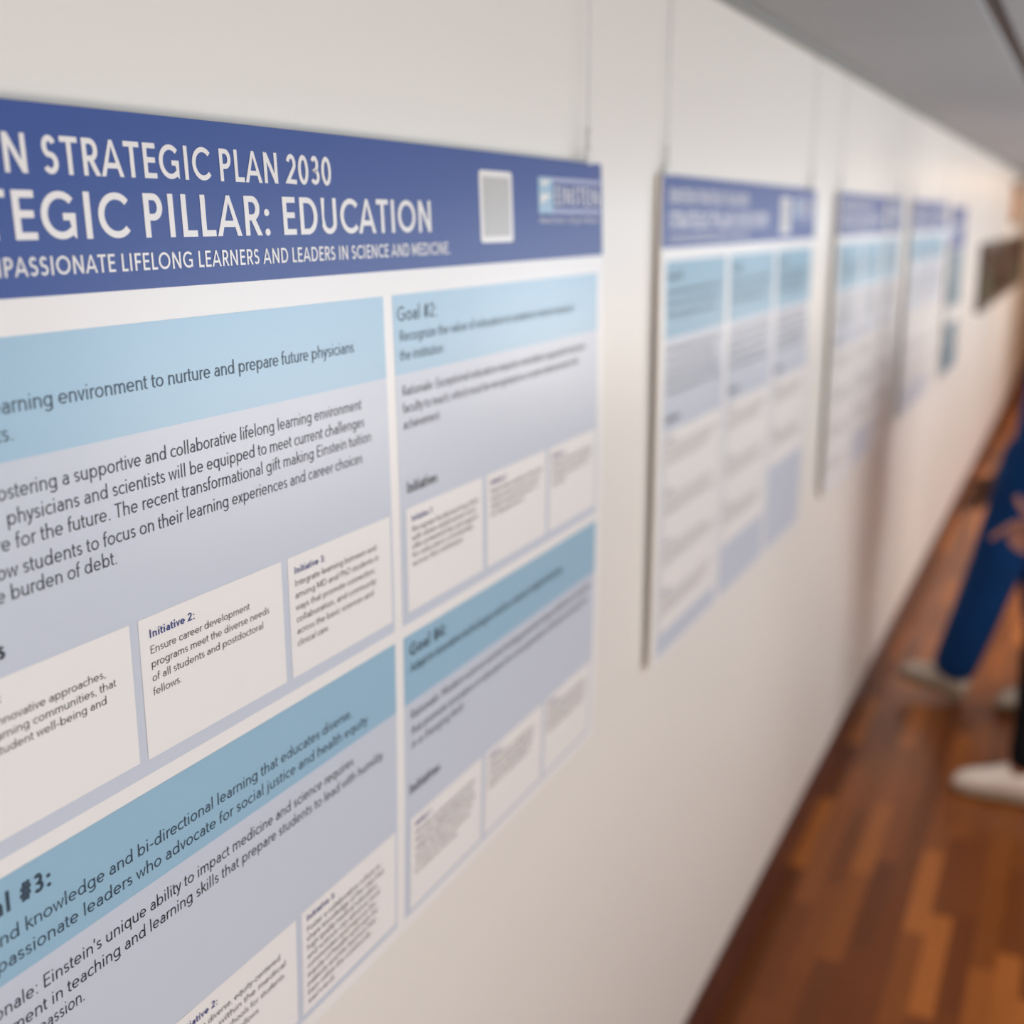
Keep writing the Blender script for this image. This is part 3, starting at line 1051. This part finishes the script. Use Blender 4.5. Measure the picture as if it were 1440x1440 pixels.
def ring_loft(rows, n, f, base, K=24):
    """closed rings (height, front, back, half width) stacked above the neck point"""
    sd = f.cross(Vector((0, 0, 1))).normalized()
    v, fc = [], []
    for h, fr, bk, w in rows:
        for i in range(K):
            a = 2 * PI * i / K
            c, q = math.cos(a), math.sin(a)
            d = (fr + bk) / 2 + (fr - bk) / 2 * math.copysign(abs(c) ** .85, c)
            v.append(tuple(n + f * d + sd * (w * math.copysign(abs(q) ** .9, q)) + Vector((0, 0, h)) - base))
    for r in range(len(rows) - 1):
        for i in range(K):
            j = (i + 1) % K
            fc.append((r * K + i, r * K + j, (r + 1) * K + j, (r + 1) * K + i))
    fc.append(tuple(reversed(range(K))))
    fc.append(tuple((len(rows) - 1) * K + i for i in range(K)))
    return v, fc


HEAD_ROWS = [(.02, .036, -.058, .050), (.06, .046, -.062, .050), (.078, .082, -.066, .050), (.092, .098, -.070, .056), (.115, .101, -.084, .066), (.140, .101, -.095, .071),
             (.165, .095, -.101, .075), (.190, .101, -.103, .077), (.220, .095, -.101, .075), (.250, .072, -.088, .064), (.270, .040, -.062, .044), (.281, .008, -.028, .016)]


def face(parent, base, neck, fwd, skin_m):
    n, f = Vector(neck), Vector(fwd).normalized()
    sd = f.cross(Vector((0, 0, 1))).normalized()
    up = Vector((0, 0, 1))
    b = MB()
    b.tube(tuple(n + up * .172 + f * .088 - base), tuple(n + up * .140 + f * .112 - base), .007, .013, 12)
    b.build('nose', skin_m, parent, True)
    for s in (-1, 1):
        b = MB()
        p = n + sd * .031 * s + up * .172 + f * .072
        b.tube(tuple(p - base), tuple(p + f * .014 - base), .013, .008, 14)
        b.build('eye', M['ink'], parent, True)
        b = MB()
        p = n + up * .155 - f * .008 + sd * .074 * s
        b.tube(tuple(p - up * .030 - base), tuple(p + up * .030 + sd * .012 * s - base), .009, .015, 12)
        b.build('ear', skin_m, parent, True)
    b = MB()
    p = n + up * .113 + f * .095
    b.tube(tuple(p - sd * .024 - base), tuple(p + sd * .024 - base), .006, .006, 10)
    b.build('mouth', M['lip'], parent, True)


def person(label, base, pts, fwd, skin_m, top_m, leg_m, shoes, hands, hair_long):
    base = Vector(base)
    e = empty('person', base, label, 'person')
    J = {}
    for k, v in pts.items():
        if isinstance(v, tuple) and isinstance(v[0], tuple):
            J[k] = (Vector(v[0]), v[1])
    hd = head(J, pts['neck'][0], fwd)
    ch = [['pelvis', 'waist', 'chest', 'neckbase', 'neck0'] + hd[1:],
          ['pelvis', 'hipL', 'kneeL', 'ankleL', 'footL'], ['pelvis', 'hipR', 'kneeR', 'ankleR', 'footR'],
          ['neckbase', 'shL', 'elL', 'wrL'], ['neckbase', 'shR', 'elR', 'wrR']]
    for side, hk in hands.items():
        pre = 'h' + side
        hc = hand_chains(J, pre, pts['wr' + side][0], *hk)
        ch.append(['wr' + side, pre + 'palm'])
        for c in hc:
            ch.append([pre + 'palm' if not c[0].endswith('t0') else 'wr' + side] + c)
    body = build_skin('body', J, ch, skin_m, e, base, 'pelvis')
    bm = bmesh.new()
    bm.from_mesh(body.data)
    hv, hf = ring_loft(HEAD_ROWS, Vector(pts['neck'][0]), Vector(fwd).normalized(), base)
    vs = [bm.verts.new(p) for p in hv]
    for q in hf:
        bm.faces.new([vs[i] for i in q]).smooth = True
    bm.to_mesh(body.data)
    bm.free()
    face(body, base, pts['neck'][0], fwd, skin_m)
    # clothing grown over the same skeleton
    def off(n, r, p=None):
        q = J[n][0] if p is None else Vector(p)
        return (q, r)
    K = {'pelvis': off('pelvis', (.150, .125)), 'waist': off('waist', (.150, .115))}
    for s in 'LR':
        K['hip' + s] = off('hip' + s, pts.get('hip_r', .100))
        K['thigh' + s] = (J['hip' + s][0].lerp(J['knee' + s][0], .5), pts.get('thigh_r', .092))
        K['knee' + s] = off('knee' + s, pts.get('knee_r', .076))
        K['shin' + s] = (J['knee' + s][0].lerp(J['ankle' + s][0], .5), pts.get('shin_r', .070))
        K['cuff' + s] = (J['knee' + s][0].lerp(J['ankle' + s][0], pts.get('cuff_t', .93)), pts.get('cuff_r', .068))
    tr = build_skin('trousers', K, [['waist', 'pelvis', 'hipL', 'thighL', 'kneeL', 'shinL', 'cuffL'], ['pelvis', 'hipR', 'thighR', 'kneeR', 'shinR', 'cuffR']], leg_m, e, base, 'pelvis')
    T = {'hem': (J['pelvis'][0] + Vector((0, 0, pts.get('hem', -.02))), pts.get('hem_r', (.185, .150))), 'waist': off('waist', (.165, .125)), 'chest': off('chest', (.175, .125)),
         'neckbase': off('neckbase', (.095, .085)), 'collar': (J['neckbase'][0] + Vector((0, 0, .05)), (.072, .072))}
    cc = [['hem', 'waist', 'chest', 'neckbase', 'collar']]
    for s in 'LR':
        T['sh' + s] = off('sh' + s, .082)
        el, sh, wr = J['el' + s][0], J['sh' + s][0], J['wr' + s][0]
        if pts.get('long'):
            T['el' + s] = (el, .055)
            T['wr' + s] = (el.lerp(wr, .90), .042)
            cc.append(['neckbase', 'sh' + s, 'el' + s, 'wr' + s])
        else:
            T['slv' + s] = (sh.lerp(el, .75), .066)
            cc.append(['neckbase', 'sh' + s, 'slv' + s])
    top = build_skin('scrub_top' if not pts.get('long') else 'jacket', T, cc, top_m, e, base, 'waist')
    # hair
    n = Vector(pts['neck'][0])
    f = Vector(fwd).normalized()
    low = -.06 if hair_long else .085
    rows = [(low, -.055, -.112, .050), ((low + .13) / 2, -.030, -.118, .072), (.130, -.018, -.120, .086), (.175, .010, -.121, .090), (.205, .060, -.120, .090),
            (.235, .098, -.114, .085), (.262, .082, -.100, .070), (.282, .048, -.070, .048), (.293, .010, -.030, .018)]
    hv, hf = ring_loft(rows, n, f, base)
    b = MB()
    b.v, b.f, b.mi = hv, hf, [0] * len(hf)
    b.build('hair', M['hair'], e, True)
    for nm, heel, toe, up, mu, ms in shoes:
        shoe('shoe', heel, toe, up, mu, ms, e, base)
    return e


UPV = (0, 0, 1)
# the one in blue scrubs, walking towards the wall; the left side is nearer the camera
blue = {
    'pelvis': ((4.80, -.545, .93), (.13, .10)), 'waist': ((4.80, -.560, 1.08), (.12, .09)), 'chest': ((4.80, -.575, 1.27), (.14, .10)),
    'neckbase': ((4.80, -.575, 1.42), (.06, .06)), 'neck': ((4.80, -.560, 1.50), .05),
    'hipL': ((4.735, -.505, .89), .085), 'kneeL': ((4.735, -.410, .51), .055), 'ankleL': ((4.735, -.300, .105), .038), 'footL': ((4.735, -.245, .075), .030),
    'hipR': ((4.875, -.560, .89), .085), 'kneeR': ((4.83, -.600, .49), .055), 'ankleR': ((4.765, -.665, .105), .038), 'footR': ((4.755, -.590, .055), .030),
    'shL': ((4.64, -.585, 1.39), .055), 'elL': ((4.60, -.680, 1.12), .042), 'wrL': ((4.60, -.660, .88), .028),
    'shR': ((4.97, -.575, 1.39), .055), 'elR': ((5.00, -.520, 1.11), .042), 'wrR': ((4.965, -.400, .87), .028),
    'hem': -.005, 'hem_r': (.185, .175), 'knee_r': .098, 'shin_r': .094, 'cuff_r': .086, 'cuff_t': 1.05, 'thigh_r': .112, 'hip_r': .118,
}
relaxed = lambda dn, fw: [(-.032, [dn, dn, dn], (.040, .024, .018)), (-.011, [dn, dn, dn], (.044, .027, .019)), (.010, [dn, dn, dn], (.041, .025, .018)), (.030, [dn, dn, dn], (.032, .019, .016))]
dR = (0, .62, -.75)
bluehands = {
    'L': ((0, .05, -1), (0, -1, 0), None, relaxed((0, .08, -1), None), [((-.2, .55, -.8), .040), ((0, .35, -.9), .030), ((0, .2, -1), .022)]),
    'R': (dR, (.2, -.75, -.5), None, relaxed((0, .5, -.8), None), [((-.1, .95, -.25), .042), ((0, .9, -.4), .030), ((0, .8, -.5), .022)]),
}
person('person in royal blue scrubs and beige shoes stepping towards the wall', (4.78, -.45, 0), blue, (0, 1, 0), M['darkskin'], M['scrub'], M['scrub'],
       [('shoe', (4.735, -.352, .012), (4.738, -.105, .072), UPV, M['grey_shoe'], M['sole_dark']),
        ('shoe', (4.755, -.735, .030), (4.722, -.475, .0), UPV, M['grey_shoe'], M['sole_dark'])], bluehands, True)

# the nearer one in black, mostly outside the right edge of the photograph
blackp = {
    'pelvis': ((4.03, -.700, .93), (.13, .10)), 'waist': ((4.04, -.720, 1.08), (.12, .09)), 'chest': ((4.05, -.730, 1.28), (.14, .10)),
    'neckbase': ((4.05, -.725, 1.43), (.06, .06)), 'neck': ((4.05, -.715, 1.51), .05),
    'hipL': ((3.965, -.690, .89), .085), 'kneeL': ((3.955, -.625, .49), .055), 'ankleL': ((3.950, -.605, .105), .038), 'footL': ((3.950, -.520, .060), .030),
    'hipR': ((4.105, -.700, .89), .085), 'kneeR': ((4.13, -.740, .49), .055), 'ankleR': ((4.14, -.860, .115), .038), 'footR': ((4.14, -.775, .050), .030),
    'shL': ((3.885, -.745, 1.40), .055), 'elL': ((3.855, -.815, 1.13), .042), 'wrL': ((3.905, -.600, .958), .028),
    'shR': ((4.21, -.730, 1.40), .055), 'elR': ((4.25, -.800, 1.13), .042), 'wrR': ((4.25, -.690, .90), .028),
    'hem': -.02, 'hem_r': (.165, .125), 'shin_r': .058, 'cuff_r': .058, 'cuff_t': 1.02, 'long': True,
}
point = (0.05, .70, -.62)
curl = [(0, .5, -.8), (0, -.3, -.95), (0, -.9, -.2)]
blackhands = {
    'L': ((0, .80, -.50), (0, -.50, -.80), None,
          [(-.032, [point, point, (0, .62, -.75)], (.042, .026, .019)), (-.011, [(0, .5, -.75), (0, -.5, -.8), (0, -.9, .1)], (.036, .026, .019)),
           (.010, [(0, .4, -.80), (0, -.6, -.7), (0, -.9, .2)], (.032, .024, .018)), (.030, [(0, .2, -.8), (0, -.7, -.6), (0, -.8, .3)], (.026, .018, .015))],
          [((-.1, .85, .45), .042), ((-.05, .55, .80), .032), ((0, .40, .90), .024)]),
    'R': ((0, .2, -1), (0, -1, -.1), None, relaxed((0, .15, -1), None), [((0, .6, -.8), .040), ((0, .4, -.9), .030), ((0, .2, -1), .022)]),
}
person('person in black trousers and cream sneakers holding out a hand, at right edge', (4.03, -.62, 0), blackp, (0, 1, 0), M['skin'], M['blacktop'], M['black'],
       [('shoe', (3.950, -.665, .0), (3.950, -.392, .0), UPV, M['white_shoe'], M['sole_tan']),
        ('shoe', (4.140, -.920, .0), (4.140, -.650, .0), UPV, M['white_shoe'], M['sole_tan'])], blackhands, False)
